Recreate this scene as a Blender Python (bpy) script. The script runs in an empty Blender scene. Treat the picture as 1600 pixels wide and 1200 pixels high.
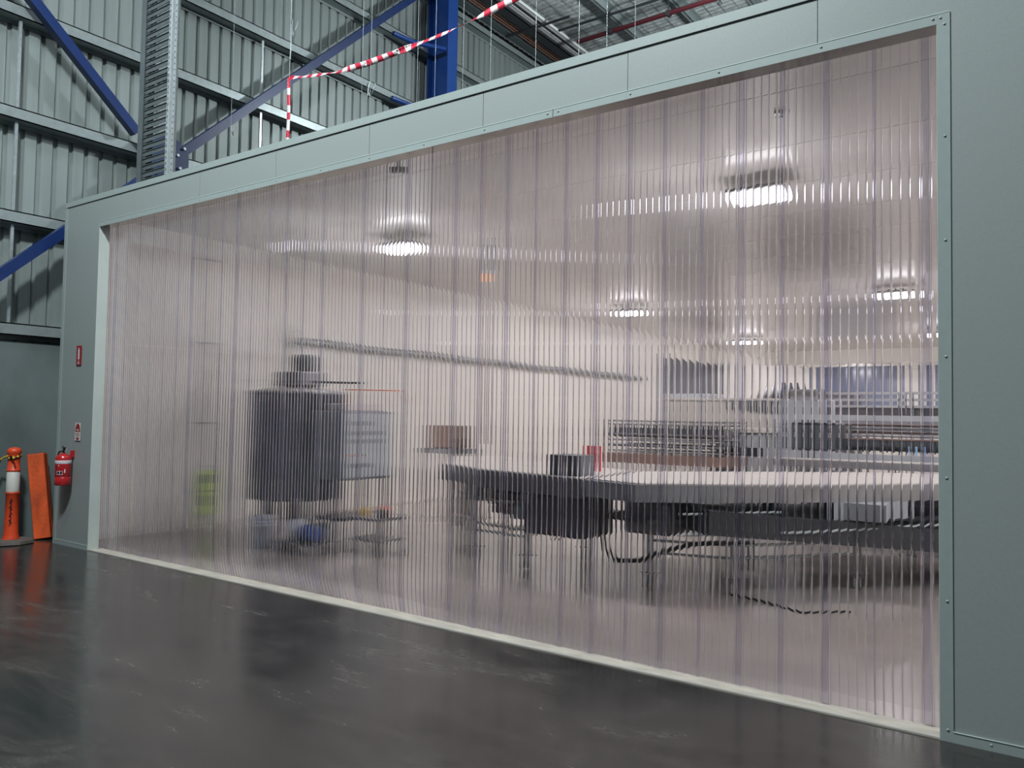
import bpy, math, random
from mathutils import Vector, Matrix
random.seed(7)
sc = bpy.context.scene
COL = sc.collection
PI = math.pi

# ------------------------------------------------------------------ camera
CAMZ = 1.65
YAW, PITCH, ROLL = 0.6167, 0.0398, 0.0168
cyaw, syaw = math.cos(YAW), math.sin(YAW)
F = Vector((-syaw*math.cos(PITCH), cyaw*math.cos(PITCH), math.sin(PITCH)))
R0 = Vector((cyaw, syaw, 0)); U0 = R0.cross(F)
R = R0*math.cos(ROLL) + U0*math.sin(ROLL)
U = -R0*math.sin(ROLL) + U0*math.cos(ROLL)
cd = bpy.data.cameras.new('camera'); cam = bpy.data.objects.new('camera', cd); COL.objects.link(cam)
cd.sensor_fit = 'HORIZONTAL'; cd.sensor_width = 36.0; cd.lens = 1236.49/1600*36
cd.clip_start = 0.05; cd.clip_end = 200
M = Matrix((R, U, -F)).transposed().to_4x4(); M.translation = Vector((0, -4.728, CAMZ))
cam.matrix_world = M
sc.camera = cam

# ------------------------------------------------------------------ light and exposure
sc.view_settings.view_transform = 'Standard'; sc.view_settings.look = 'None'
sc.view_settings.gamma = 1; sc.view_settings.exposure = 0.0
sc.view_settings.use_curve_mapping = False
w = bpy.data.worlds.new('world'); sc.world = w; w.use_nodes = True
bg = w.node_tree.nodes['Background']
bg.inputs[0].default_value = (0.80, 0.95, 1.0, 1); bg.inputs[1].default_value = 0.085
def area(name, loc, tgt, size, power, colr, sy=None):
    l = bpy.data.lights.new(name, 'AREA'); l.energy = power; l.color = colr
    l.shape = 'RECTANGLE'; l.size = size; l.size_y = sy or size
    o = bpy.data.objects.new(name, l); COL.objects.link(o); o.location = loc
    o.rotation_euler = (Vector(tgt)-Vector(loc)).to_track_quat('-Z', 'Y').to_euler()
    return o
COOL = (0.90, 0.98, 1.0)
# warehouse high bays (outside the frame, above and behind the camera), plus an added roof fill
area('high_bay_and_fill', (-4.5, -4.2, 9.8), (-4.0, -1.5, 0), 1.0, 1180, COOL)
area('high_bay_and_fill', (2.5, -6.0, 9.8), (2.5, -4.0, 0), 1.0, 170, COOL)
pl = bpy.data.lights.new('high_bay_and_fill', 'POINT'); pl.energy = 1050; pl.color = COOL; pl.shadow_soft_size = 0.3  # added omni fill lamp that brightens the roof foil, no known fitting
roof_fill = bpy.data.objects.new('high_bay_and_fill', pl); COL.objects.link(roof_fill); roof_fill.location = (-4.2, 8.5, 8.6)
area('high_bay_and_fill', (-7.5, -3.5, 9.9), (-10.5, 1.5, 6.5), 1.2, 170, COOL)
LAMP_STRENGTH = 315.0

cy = sc.cycles
cy.use_denoising = True
try: cy.denoiser = 'OPENIMAGEDENOISE'
except Exception: pass
cy.max_bounces = 14; cy.transmission_bounces = 14; cy.glossy_bounces = 6; cy.diffuse_bounces = 3
cy.transparent_max_bounces = 16
cy.caustics_reflective = False; cy.caustics_refractive = True
cy.sample_clamp_indirect = 4.0; cy.blur_glossy = 0.5

# ------------------------------------------------------------------ materials
MATS = {}
def mat(name, colr, rough=0.6, metal=0.0, spec=0.5, noise=None, bump=None, coat=0, emit=None):
    """noise=(scale, amount, stretch)  amount varies value; bump=(scale, strength)"""
    if name in MATS: return MATS[name]
    m = bpy.data.materials.new(name); m.use_nodes = True; nt = m.node_tree
    b = nt.nodes['Principled BSDF']
    b.inputs['Base Color'].default_value = (*colr, 1); b.inputs['Roughness'].default_value = rough
    b.inputs['Metallic'].default_value = metal; b.inputs['Specular IOR Level'].default_value = spec
    if coat: b.inputs['Coat Weight'].default_value = coat; b.inputs['Coat Roughness'].default_value = 0.15
    if emit: b.inputs['Emission Color'].default_value = (*emit[0], 1); b.inputs['Emission Strength'].default_value = emit[1]
    tc = nt.nodes.new('ShaderNodeTexCoord')
    sca, amt, st = noise if noise else (3.0, 0.06, (1, 1, 1))
    mp = nt.nodes.new('ShaderNodeMapping'); mp.inputs['Scale'].default_value = st
    n = nt.nodes.new('ShaderNodeTexNoise'); n.inputs['Scale'].default_value = sca; n.inputs['Detail'].default_value = 6
    nt.links.new(tc.outputs['Object'], mp.inputs[0]); nt.links.new(mp.outputs[0], n.inputs['Vector'])
    mx = nt.nodes.new('ShaderNodeMix'); mx.data_type = 'RGBA'
    mr = nt.nodes.new('ShaderNodeMapRange'); mr.inputs[1].default_value = 0.3; mr.inputs[2].default_value = 0.7
    nt.links.new(n.outputs['Fac'], mr.inputs[0]); nt.links.new(mr.outputs[0], mx.inputs[0])
    mx.inputs[6].default_value = (*[c*(1-amt) for c in colr], 1); mx.inputs[7].default_value = (*[min(1, c*(1+amt)) for c in colr], 1)
    nt.links.new(mx.outputs[2], b.inputs['Base Color'])
    if bump:
        n2 = nt.nodes.new('ShaderNodeTexNoise'); n2.inputs['Scale'].default_value = bump[0]; n2.inputs['Detail'].default_value = 4
        nt.links.new(tc.outputs['Object'], n2.inputs['Vector'])
        bp = nt.nodes.new('ShaderNodeBump'); bp.inputs['Strength'].default_value = bump[1]; bp.inputs['Distance'].default_value = 0.01
        nt.links.new(n2.outputs['Fac'], bp.inputs['Height']); nt.links.new(bp.outputs[0], b.inputs['Normal'])
    MATS[name] = m
    return m

def floor_mat():
    m = bpy.data.materials.new('burnished_concrete'); m.use_nodes = True; nt = m.node_tree; b = nt.nodes['Principled BSDF']
    N = nt.nodes.new; L = nt.links.new
    tc = N('ShaderNodeTexCoord')
    mp = N('ShaderNodeMapping'); mp.inputs['Scale'].default_value = (0.55, 1.3, 1); mp.inputs['Rotation'].default_value = (0, 0, 0.35)
    n1 = N('ShaderNodeTexNoise'); n1.inputs['Scale'].default_value = 1.9; n1.inputs['Detail'].default_value = 12; n1.inputs['Roughness'].default_value = 0.62; n1.inputs['Distortion'].default_value = 1.0
    L(tc.outputs['Object'], mp.inputs[0]); L(mp.outputs[0], n1.inputs['Vector'])
    mp2 = N('ShaderNodeMapping'); mp2.inputs['Scale'].default_value = (1.2, 9, 1); mp2.inputs['Rotation'].default_value = (0, 0, 0.5)
    n2 = N('ShaderNodeTexNoise'); n2.inputs['Scale'].default_value = 2.6; n2.inputs['Detail'].default_value = 12; n2.inputs['Roughness'].default_value = 0.7; n2.inputs['Distortion'].default_value = 1.2
    L(tc.outputs['Object'], mp2.inputs[0]); L(mp2.outputs[0], n2.inputs['Vector'])
    mul = N('ShaderNodeMath'); mul.operation = 'MULTIPLY_ADD'; mul.inputs[1].default_value = 0.38; L(n2.outputs['Fac'], mul.inputs[0]); L(n1.outputs['Fac'], mul.inputs[2])
    cr = N('ShaderNodeValToRGB'); e = cr.color_ramp.elements
    e[0].position = 0.48; e[0].color = (0.013, 0.013, 0.0125, 1); e[1].position = 0.95; e[1].color = (0.060, 0.056, 0.050, 1)
    k = cr.color_ramp.elements.new(0.72); k.color = (0.027, 0.0258, 0.024, 1)
    L(mul.outputs[0], cr.inputs[0])
    # pale specks of grit
    v = N('ShaderNodeTexVoronoi'); v.inputs['Scale'].default_value = 3.2; L(tc.outputs['Object'], v.inputs['Vector'])
    lt = N('ShaderNodeMath'); lt.operation = 'LESS_THAN'; lt.inputs[1].default_value = 0.022; L(v.outputs['Distance'], lt.inputs[0])
    mx = N('ShaderNodeMix'); mx.data_type = 'RGBA'; L(lt.outputs[0], mx.inputs[0]); L(cr.outputs[0], mx.inputs[6]); mx.inputs[7].default_value = (0.22, 0.21, 0.2, 1)
    L(mx.outputs[2], b.inputs['Base Color'])
    rr = N('ShaderNodeMapRange'); rr.inputs[1].default_value = 0.5; rr.inputs[2].default_value = 0.9; rr.inputs[3].default_value = 0.13; rr.inputs[4].default_value = 0.30
    L(mul.outputs[0], rr.inputs[0]); L(rr.outputs[0], b.inputs['Roughness'])
    b.inputs['Specular IOR Level'].default_value = 0.75
    bp = N('ShaderNodeBump'); bp.inputs['Strength'].default_value = 0.03; bp.inputs['Distance'].default_value = 0.01
    n3 = N('ShaderNodeTexNoise'); n3.inputs['Scale'].default_value = 5; n3.inputs['Detail'].default_value = 5; L(tc.outputs['Object'], n3.inputs['Vector'])
    L(n3.outputs['Fac'], bp.inputs['Height']); L(bp.outputs[0], b.inputs['Normal'])
    return m
FLOORM = floor_mat()

def pvc(name, c, ior=1.5, rough=0.0):
    m = bpy.data.materials.new(name); m.use_nodes = True; nt = m.node_tree
    for n in list(nt.nodes):
        if n.type != 'OUTPUT_MATERIAL': nt.nodes.remove(n)
    out = [n for n in nt.nodes if n.type == 'OUTPUT_MATERIAL'][0]
    g = nt.nodes.new('ShaderNodeBsdfGlass'); g.inputs['Color'].default_value = (*c, 1); g.inputs['IOR'].default_value = ior; g.inputs['Roughness'].default_value = rough
    tc = nt.nodes.new('ShaderNodeTexCoord'); n = nt.nodes.new('ShaderNodeTexNoise'); n.inputs['Scale'].default_value = 2.0
    nt.links.new(tc.outputs['Object'], n.inputs['Vector'])
    bp = nt.nodes.new('ShaderNodeBump'); bp.inputs['Strength'].default_value = 0.03; bp.inputs['Distance'].default_value = 0.01
    nt.links.new(n.outputs['Fac'], bp.inputs['Height']); nt.links.new(bp.outputs[0], g.inputs['Normal'])
    nt.links.new(g.outputs[0], out.inputs['Surface'])
    return m
PVC = pvc('clear_pvc', (0.907, 0.905, 0.950))
PVCR = pvc('pvc_rib', (0.82, 0.80, 0.90))

PANEL = mat('grey_green_panel', (0.262, 0.296, 0.293), 0.42, noise=(60, 0.035, (1, 1, 1)), bump=(14, 0.05))
TRIM = mat('grey_green_trim', (0.285, 0.335, 0.33), 0.38, noise=(20, 0.03, (1, 1, 1)))
SOFFIT = mat('soffit_flashing', (0.52, 0.49, 0.45), 0.12, metal=0.6, noise=(8, 0.03, (1, 1, 1)))  # paled to stand in for room light coming through the strips
JAMB = mat('pale_jamb', (0.50, 0.56, 0.52), 0.4)
CREAM = mat('cream_cool_room_panel', (0.70, 0.665, 0.61), 0.33, noise=(1.2, 0.03, (1, 1, 1)))
CEILM = mat('cream_ceiling_panel', (0.68, 0.65, 0.62), 0.20, noise=(1.5, 0.03, (1, 1, 1)))
SEAM = mat('dark_seam', (0.05, 0.045, 0.04), 0.8)
INFLOOR = mat('pale_coated_floor', (0.34, 0.305, 0.275), 0.13, noise=(1.6, 0.10, (1, 1, 1)), bump=(9, 0.05))
SILL = mat('pale_concrete_sill', (0.42, 0.385, 0.33), 0.65, noise=(14, 0.20, (0.3, 1, 1)), bump=(30, 0.3))
CORR = mat('galvanised_cladding', (0.27, 0.31, 0.305), 0.48, metal=0.25, noise=(2.5, 0.08, (1, 3, 0.3)))
GIRT = mat('galvanised_girt', (0.34, 0.39, 0.395), 0.38, metal=0.4, noise=(10, 0.10, (1, 1, 1)))
GALV = mat('galvanised_steel', (0.50, 0.55, 0.57), 0.35, metal=0.6, noise=(18, 0.12, (1, 1, 1)))
DGALV = mat('dull_galvanised_steel', (0.13, 0.155, 0.165), 0.4, metal=0.5, noise=(10, 0.12, (1, 1, 1)))
CONC = mat('precast_concrete', (0.125, 0.155, 0.155), 0.75, noise=(1.3, 0.30, (1, 1, 0.6)), bump=(8, 0.2))
BLUE = mat('blue_painted_steel', (0.010, 0.030, 0.125), 0.35, noise=(5, 0.10, (1, 1, 1)))
BLUEC = mat('blue_painted_column', (0.014, 0.060, 0.26), 0.30, noise=(5, 0.08, (1, 1, 1)))
FOIL = mat('foil_insulation', (0.72, 0.76, 0.77), 0.32, metal=0.3, noise=(9, 0.30, (1, 1, 1)), bump=(7, 1.0))
MESHM = mat('safety_mesh_wire', (0.10, 0.11, 0.11), 0.5)
MAROON = mat('maroon_sprinkler_pipe', (0.055, 0.006, 0.010), 0.45)
DARK = mat('dark_steel', (0.022, 0.025, 0.030), 0.45)
COPPER = mat('copper_pipe', (0.45, 0.22, 0.16), 0.35, metal=0.6)
WIRE = mat('hanger_wire', (0.30, 0.34, 0.35), 0.4, metal=0.3)
RED = mat('extinguisher_red', (0.42, 0.014, 0.018), 0.28, coat=0.4)
SIGNRED = mat('sign_red', (0.27, 0.012, 0.018), 0.5)
WHITE = mat('sign_white', (0.62, 0.56, 0.55), 0.6)
BLACK = mat('black_plastic', (0.010, 0.011, 0.012), 0.45)
ORANGE = mat('orange_bollard_plastic', (0.68, 0.065, 0.018), 0.45, noise=(6, 0.15, (1, 1, 1)))
OBEAM = mat('orange_painted_beam', (0.62, 0.085, 0.015), 0.7, noise=(8, 0.35, (1, 1, 0.35)), bump=(25, 0.4))
OBEAMD = mat('orange_beam_edge', (0.30, 0.030, 0.012), 0.7, noise=(8, 0.3, (1, 1, 0.4)))
REFL = mat('white_reflective_band', (0.62, 0.60, 0.56), 0.5)
RUBBER = mat('worn_rubber', (0.10, 0.085, 0.075), 0.8, noise=(12, 0.3, (1, 1, 1)))
TAPER = mat('barrier_tape_red', (0.55, 0.025, 0.06), 0.4)
TAPEW = mat('barrier_tape_white', (0.72, 0.66, 0.68), 0.4)
TAPEY = mat('tape_yellow', (0.62, 0.36, 0.03), 0.45)
STEEL = mat('stainless_steel', (0.36, 0.36, 0.37), 0.30, metal=0.75, noise=(6, 0.10, (1, 1, 1)))
TANKM = mat('brushed_tank_steel', (0.15, 0.158, 0.215), 0.33, metal=0.7, noise=(10, 0.10, (4, 4, 0.4)))
MSTEEL = mat('mid_grey_steel', (0.12, 0.118, 0.130), 0.4, metal=0.3)
CABG = mat('grey_cabinet_paint', (0.40, 0.42, 0.44), 0.4)
BELT = mat('white_conveyor_belt', (0.78, 0.74, 0.68), 0.45)
BROWN = mat('brown_roller', (0.16, 0.10, 0.08), 0.4)
MOTOR = mat('motor_blue', (0.02, 0.06, 0.22), 0.45)
MOTORG = mat('grey_motor', (0.06, 0.07, 0.08), 0.45)
BUCKET = mat('white_bucket_plastic', (0.55, 0.58, 0.66), 0.4)
LIME = mat('lime_plastic', (0.42, 0.58, 0.10), 0.5)
PINK = mat('red_tag_plastic', (0.75, 0.05, 0.07), 0.5)
SKYB = mat('pale_blue_plastic', (0.28, 0.48, 0.75), 0.4)
GLASSB = mat('blue_grey_window_film', (0.16, 0.18, 0.27), 0.12)
AMBER = mat('amber_beacon_lens', (0.8, 0.22, 0.04), 0.3, emit=((1.0, 0.30, 0.05), 1.2))
LENS = mat('lamp_diffuser', (0.9, 0.9, 0.9), 0.5, emit=((1.0, 0.975, 0.925), LAMP_STRENGTH))
HOUSE = mat('lamp_housing', (0.30, 0.30, 0.31), 0.5)
TYRE = mat('grey_castor_tyre', (0.40, 0.39, 0.40), 0.5)
LABELW = mat('label_white', (0.60, 0.56, 0.60), 0.5)
LABELD = mat('label_dark_red', (0.22, 0.010, 0.015), 0.5)

# ------------------------------------------------------------------ mesh builder
class MB:
    def __init__(s): s.v = []; s.f = []; s.mi = []; s.sm = []
    def add(s, vs, fs, mi=0, smooth=False):
        o = len(s.v); s.v += [tuple(v) for v in vs]
        for f in fs: s.f.append(tuple(o+i for i in f)); s.mi.append(mi); s.sm.append(smooth)
        return s
    def box(s, x0, x1, y0, y1, z0, z1, mi=0, bev=0.0):
        if bev <= 0:
            v = [(x, y, z) for z in (z0, z1) for y in (y0, y1) for x in (x0, x1)]
            return s.add(v, [(0, 2, 3, 1), (4, 5, 7, 6), (0, 1, 5, 4), (2, 6, 7, 3), (0, 4, 6, 2), (1, 3, 7, 5)], mi)
        b = bev; rings = []
        for z, e in ((z0, b), (z0+b, 0), (z1-b, 0), (z1, b)):
            X0, X1, Y0, Y1 = x0+e, x1-e, y0+e, y1-e; c = b
            rings.append([(X0+c, Y0, z), (X1-c, Y0, z), (X1, Y0+c, z), (X1, Y1-c, z), (X1-c, Y1, z), (X0+c, Y1, z), (X0, Y1-c, z), (X0, Y0+c, z)])
        v = [p for r in rings for p in r]; f = [tuple(reversed(range(8))), tuple(range(24, 32))]
        for k in range(3):
            for i in range(8): f.append((k*8+i, k*8+(i+1) % 8, (k+1)*8+(i+1) % 8, (k+1)*8+i))
        return s.add(v, f, mi)
    def obox(s, a, b, w, h, mi=0, up=(0, 0, 1)):
        """bar from a to b, w wide (sideways), h tall (along up)"""
        a = Vector(a); b = Vector(b); d = (b-a).normalized(); u = Vector(up)
        sd = d.cross(u)
        if sd.length < 1e-4: sd = d.cross(Vector((1, 0, 0)))
        sd.normalize(); u = sd.cross(d).normalized()
        v = [p + sd*sx*w/2 + u*sz*h/2 for p in (a, b) for sx, sz in ((-1, -1), (1, -1), (1, 1), (-1, 1))]
        return s.add(v, [(0, 1, 2, 3), (7, 6, 5, 4), (0, 4, 5, 1), (1, 5, 6, 2), (2, 6, 7, 3), (3, 7, 4, 0)], mi)
    def tube(s, pts, r, n=10, mi=0, caps=True, rf=None):
        pts = [Vector(p) for p in pts]; vs = []; prev = None
        for i, p in enumerate(pts):
            d = (pts[min(i+1, len(pts)-1)]-pts[max(i-1, 0)]).normalized()
            if prev is None:
                u = d.cross(Vector((0, 0, 1)))
                if u.length < 1e-3: u = d.cross(Vector((1, 0, 0)))
            else: u = prev - d*prev.dot(d)
            u.normalize(); prev = u; w_ = d.cross(u)
            rr = rf(i) if rf else r
            for k in range(n):
                a = 2*PI*k/n; vs.append(p + u*math.cos(a)*rr + w_*math.sin(a)*rr)
        fs = []
        for i in range(len(pts)-1):
            for k in range(n): fs.append((i*n+k, i*n+(k+1) % n, (i+1)*n+(k+1) % n, (i+1)*n+k))
        s.add(vs, fs, mi, True)
        if caps:
            s.add(vs[:n], [tuple(reversed(range(n)))], mi); s.add(vs[-n:], [tuple(range(n))], mi)
        return s
    def lathe(s, cx, cy, prof, n=32, mi=0, smooth=True, axis='z', caps=True):
        vs = []
        for r, z in prof:
            for k in range(n):
                a = 2*PI*k/n; c, q = math.cos(a)*r, math.sin(a)*r
                vs.append((cx+c, cy+q, z))
        fs = []
        for i in range(len(prof)-1):
            for k in range(n): fs.append((i*n+k, i*n+(k+1) % n, (i+1)*n+(k+1) % n, (i+1)*n+k))
        s.add(vs, fs, mi, smooth)
        if caps:
            if prof[0][0] > 1e-4: s.add(vs[:n], [tuple(reversed(range(n)))], mi)
            if prof[-1][0] > 1e-4: s.add(vs[-n:], [tuple(range(n))], mi)
        return s
    def prism(s, poly, z0, z1, mi=0):
        n = len(poly); v = [(x, y, z0) for x, y in poly]+[(x, y, z1) for x, y in poly]
        f = [tuple(reversed(range(n))), tuple(range(n, 2*n))]+[(i, (i+1) % n, n+(i+1) % n, n+i) for i in range(n)]
        return s.add(v, f, mi)
    def build(s, name, m, parent=None, loc=None):
        me = bpy.data.meshes.new(name)
        L = Vector(loc) if loc is not None else (parent_world(parent) if parent else Vector((0, 0, 0)))
        me.from_pydata([(v[0]-L.x, v[1]-L.y, v[2]-L.z) for v in s.v], [], s.f)
        ms = m if isinstance(m, (list, tuple)) else [m]
        for x in ms: me.materials.append(x)
        me.polygons.foreach_set('material_index', s.mi); me.polygons.foreach_set('use_smooth', s.sm)
        me.update()
        o = bpy.data.objects.new(name, me); COL.objects.link(o)
        if parent: o.parent = parent; o.location = L - parent_world(parent)
        else: o.location = L
        return o
def parent_world(o):
    L = Vector((0, 0, 0))
    while o: L += o.location; o = o.parent
    return L
def tag(o, label, cat, group=None, kind=None):
    o['label'] = label; o['category'] = cat
    if group: o['group'] = group
    if kind: o['kind'] = kind
    return o
def thing(name, label, cat, loc, group=None):
    o = bpy.data.objects.new(name, None); o.empty_display_size = 0.1; COL.objects.link(o); o.location = loc
    return tag(o, label, cat, group)
def struct(o):
    o['kind'] = 'structure'; return o
def copy_tree(o, parent=None):
    c = o.copy(); COL.objects.link(c)
    if parent: c.parent = parent
    for ch in [k for k in bpy.data.objects if k.parent == o]: copy_tree(ch, c)
    return c
def rotz_pts(mb, cx, cy, a):
    c, q = math.cos(a), math.sin(a)
    mb.v = [(cx+(x-cx)*c-(y-cy)*q, cy+(x-cx)*q+(y-cy)*c, z) for x, y, z in mb.v]
    return mb

# ------------------------------------------------------------------ the shell
XL, XR, H, HT = -9.36, -0.578, 3.80, 4.19      # opening and partition height
XO = -10.18; WT = 0.12; RX = 5.5; YB = 36.0
struct(MB().box(-12, 10, -16, 0.0, -0.1, 0.0).build('floor', FLOORM))
struct(MB().box(-12, XO-0.02, 0.0, 14, -0.1, 0.0).build('floor', FLOORM))
struct(MB().box(XO-0.02, RX, WT+0.05, YB, -0.1, 0.0).build('floor', INFLOOR))
# threshold: pale band of concrete under the curtain with a darker inner lip
m = MB().box(XL-0.0, XR, 0.0, WT+0.05, -0.1, 0.006)
m.box(XL, XR, 0.0, 0.018, 0.006, 0.009, 1)
struct(m.build('trim_1', [SILL, mat('sill_edge', (0.33, 0.33, 0.31), 0.5)]))
# front partition: panels with open joints
# cut header down to the soffit: header panels run 3.80 .. 4.19
m = MB()
m.box(XO, -9.84-0.002, 0.0, WT, 0, HT-0.004)
m.box(-9.84+0.002, XL, 0.0, WT, 0, HT-0.004)
seams = [XL, -8.615, -7.36, -6.13, -4.89, -3.665, -2.435, -1.20, XR]
for a, b in zip(seams[:-1], seams[1:]):
    m.box(a+(0.002 if a != XL else 0), b-(0.002 if b != XR else 0), 0.0, WT, H, HT-0.004)
m.box(XO+0.01, 4.9, 0.015, WT-0.01, H+0.01, HT-0.01, 1)
m.box(XR, 0.648, 0.0, WT, 0, HT-0.004)
m.box(0.652, 4.95, 0.0, WT, 0, HT-0.004)
struct(m.build('wall_front', [PANEL, SEAM]))
# flashings: cap, soffit, jambs, bottom angles
m = MB().box(XO-0.012, 4.95, -0.004, WT+0.02, HT-0.004, HT+0.004)
m.box(XO-0.012, 4.95, -0.008, -0.0005, HT-0.062, HT+0.004)
m.box(XO-0.012, 4.95, -0.0092, -0.0078, HT-0.0635, HT-0.0615, 1)
struct(m.build('trim_2', [TRIM, SEAM]))
m = MB().box(XL-0.001, XR+0.001, -0.002, WT+0.004, H-0.003, H+0.001)
struct(m.build('trim_3', SOFFIT))
m = MB().box(XL-0.002, XR+0.06, -0.004, 0.0, H-0.003, H+0.055)
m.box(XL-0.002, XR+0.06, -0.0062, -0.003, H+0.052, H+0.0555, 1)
m.box(XR-0.001, XR+0.06, -0.0045, 0.0, 0.0, H+0.055)
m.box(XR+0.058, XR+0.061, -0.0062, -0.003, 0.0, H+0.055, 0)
m.box(-3.03, -3.027, -0.0065, 0.0, H-0.003, H+0.055, 2)
struct(m.build('trim_4', [TRIM, mat('trim_edge_highlight', (0.50, 0.60, 0.58), 0.35), SEAM]))  # thin edge strips painted pale as the highlight along the trim
m = MB().box(XL-0.001, XL+0.003, -0.002, WT+0.004, 0, H)
m.box(XR-0.003, XR+0.001, -0.002, WT+0.004, 0, H)
struct(m.build('trim_5', JAMB))
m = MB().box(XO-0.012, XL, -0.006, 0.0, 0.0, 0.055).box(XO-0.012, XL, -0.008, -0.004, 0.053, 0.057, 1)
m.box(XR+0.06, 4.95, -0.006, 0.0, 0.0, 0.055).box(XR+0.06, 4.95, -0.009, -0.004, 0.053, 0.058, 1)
m.box(XO-0.014, XO+0.045, -0.007, 0.0, 0, HT).box(XO-0.014, XO, -0.006, 0.3, 0, HT)
struct(m.build('trim_6', [TRIM, MATS['trim_edge_highlight']]))
# rivets of the flashings, as one trim
m = MB()
def rivet(x, z):
    n0 = len(m.v); m.lathe(0, 0, [(0.0075, 0), (0.007, 0.002), (0.004, 0.0042), (0.0, 0.005)], 8)
    m.v[n0:] = [(x+a, -0.0045-c, z+b) for a, b, c in m.v[n0:]]
for i in range(24):
    rivet(-9.9+0.617*i, HT-0.045)
for i in range(15):
    if i not in (10,): rivet(-9.2+0.617*i, H+0.028)
for x in (-3.075, -2.985, XR-0.02): rivet(x, H+0.03)
for z in (0.06, 0.72, 1.36, 2.0, 2.62, 3.18, 3.79): rivet(XR+0.035, z)
for x in (-0.35, 0.1): rivet(x, 0.03)
for z in (0.6, 1.8, 3.0): rivet(XO+0.02, z)
struct(m.build('trim_7', TRIM))
# interior shell
struct(MB().box(XO, XO+0.09, WT, YB, 0, 4.12).build('wall_left', CREAM))
struct(MB().box(XO, RX, YB, YB+0.1, 0, 4.12).build('wall_back', CREAM))
struct(MB().box(RX, RX+0.1, WT, YB, 0, 4.12).build('wall_right', CREAM))
m = MB()
yy = WT; first = 1.16; js = [first+1.2*i for i in range(29)]
ys = [WT]+js+[YB]
for a, b in zip(ys[:-1], ys[1:]): m.box(XO, RX, a+0.004, b-0.004, 4.10, 4.16)
m.box(XO, RX, WT, YB, 4.108, 4.17, 1)
struct(m.build('ceiling', [CEILM, SEAM]))
struct(MB().box(XO+0.088, XO+0.10, WT, YB, 0, 0.05).build('baseboard_left', mat('cream_cove', (0.62, 0.58, 0.52), 0.4)))
# downstand and blue-grey glazed screen near the far end
struct(MB().box(-9.0, RX, 24.0, 24.15, 3.62, 4.10).build('trim_8', CREAM))
m = MB().box(-8.9, -5.6, 30.0, 30.05, 1.2, 3.9).box(-4.6, 5, 30.0, 30.05, 1.2, 3.9)
struct(m.build('window_1', GLASSB))

# ------------------------------------------------------------------ warehouse side wall
WX = -10.92
def corr(y0, y1, z0, z1, pitch=0.2, d=0.035):
    m = MB(); pts = []; y = y0
    while y < y1:
        pts += [(WX, y), (WX, y+0.135), (WX-d, y+0.15), (WX-d, y+0.185)]; y += pitch
    pts.append((WX, y)); n = len(pts)
    v = [(x, yy, z0) for x, yy in pts]+[(x, yy, z1) for x, yy in pts]
    m.add(v, [(i, i+1, n+i+1, n+i) for i in range(n-1)])
    m.box(WX-d-0.03, WX-d-0.01, y0, y1, z0, z1)
    return m
struct(corr(-7, 14, 2.40, 10.6).build('wall_side', CORR))
struct(MB().box(WX-0.05, WX+0.12, -7, 14, 0, 2.47).build('wall_side_base', CONC))
o = bpy.data.objects['wall_side_base']; o.name = 'wall_side'
girt_words = ['above the concrete wall base, the lowest one', 'level with the top of the partition on the far left', 'second above the partition at the far left', 'just under the upper left corner of the photo',
              'crossing behind the top of the blue column', 'high up, over the rising blue brace', 'topmost under the roof edge']
for i, z in enumerate((2.62, 4.02, 5.32, 6.62, 7.82, 9.1, 10.3)):
    m = MB()
    # Z purlin section: web, top flange, bottom flange, lip
    m.box(WX+0.18, WX+0.195, -7, 14, z-0.075, z+0.075).box(WX, WX+0.195, -7, 14, z+0.06, z+0.075).box(WX, WX+0.195, -7, 14, z-0.075, z-0.062)
    m.box(WX, WX+0.014, -7, 14, z-0.12, z-0.06)
    tag(m.build('wall_girt', GIRT, loc=(WX, 0, z)), 'galvanised horizontal wall girt, ' + girt_words[i], 'girt', 'wall girts')
for (y, z0, z1, lab) in ((-0.36, 2.70, 3.93, 'between the two lowest girts at the far left'), (-0.36, 4.10, 5.23, 'between the second and third girts at the far left'), (-0.36, 5.40, 6.53, 'between the third and fourth girts at the far left'),
                         (3.26, 5.40, 6.53, 'just right of the cable ladder, lower girt gap'), (3.26, 6.70, 7.73, 'just right of the cable ladder, upper girt gap')):
    tag(MB().box(WX+0.11, WX+0.14, y-0.018, y+0.018, z0, z1).build('bridging_strut', GALV, loc=(WX+0.12, y, z0)), 'thin galvanised vertical bridging strut ' + lab, 'strut', 'bridging struts')
# column
cx = -10.46; cyy = 7.35
root = thing('steel_column', 'tall blue painted steel portal column against the corrugated wall', 'column', (cx, cyy, 0))
MB().box(WX+0.20, WX+0.225, cyy-0.15, cyy+0.15, 0, 10.7).box(cx+0.26, cx+0.285, cyy-0.15, cyy+0.15, 0, 10.7).build('flange', BLUEC, root)
MB().box(WX+0.225, cx+0.26, cyy-0.008, cyy+0.008, 0, 10.7).build('web', BLUEC, root)
for z, in ((6.62,), (7.82,), (9.1,)):
    MB().tube([(WX+0.2, cyy-1.15, z-0.06), (WX+0.32, cyy-0.7, z-0.09), (cx+0.22, cyy-0.14, z-0.10)], 0.05, 8).build('fly_brace', BLUEC, root)
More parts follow.
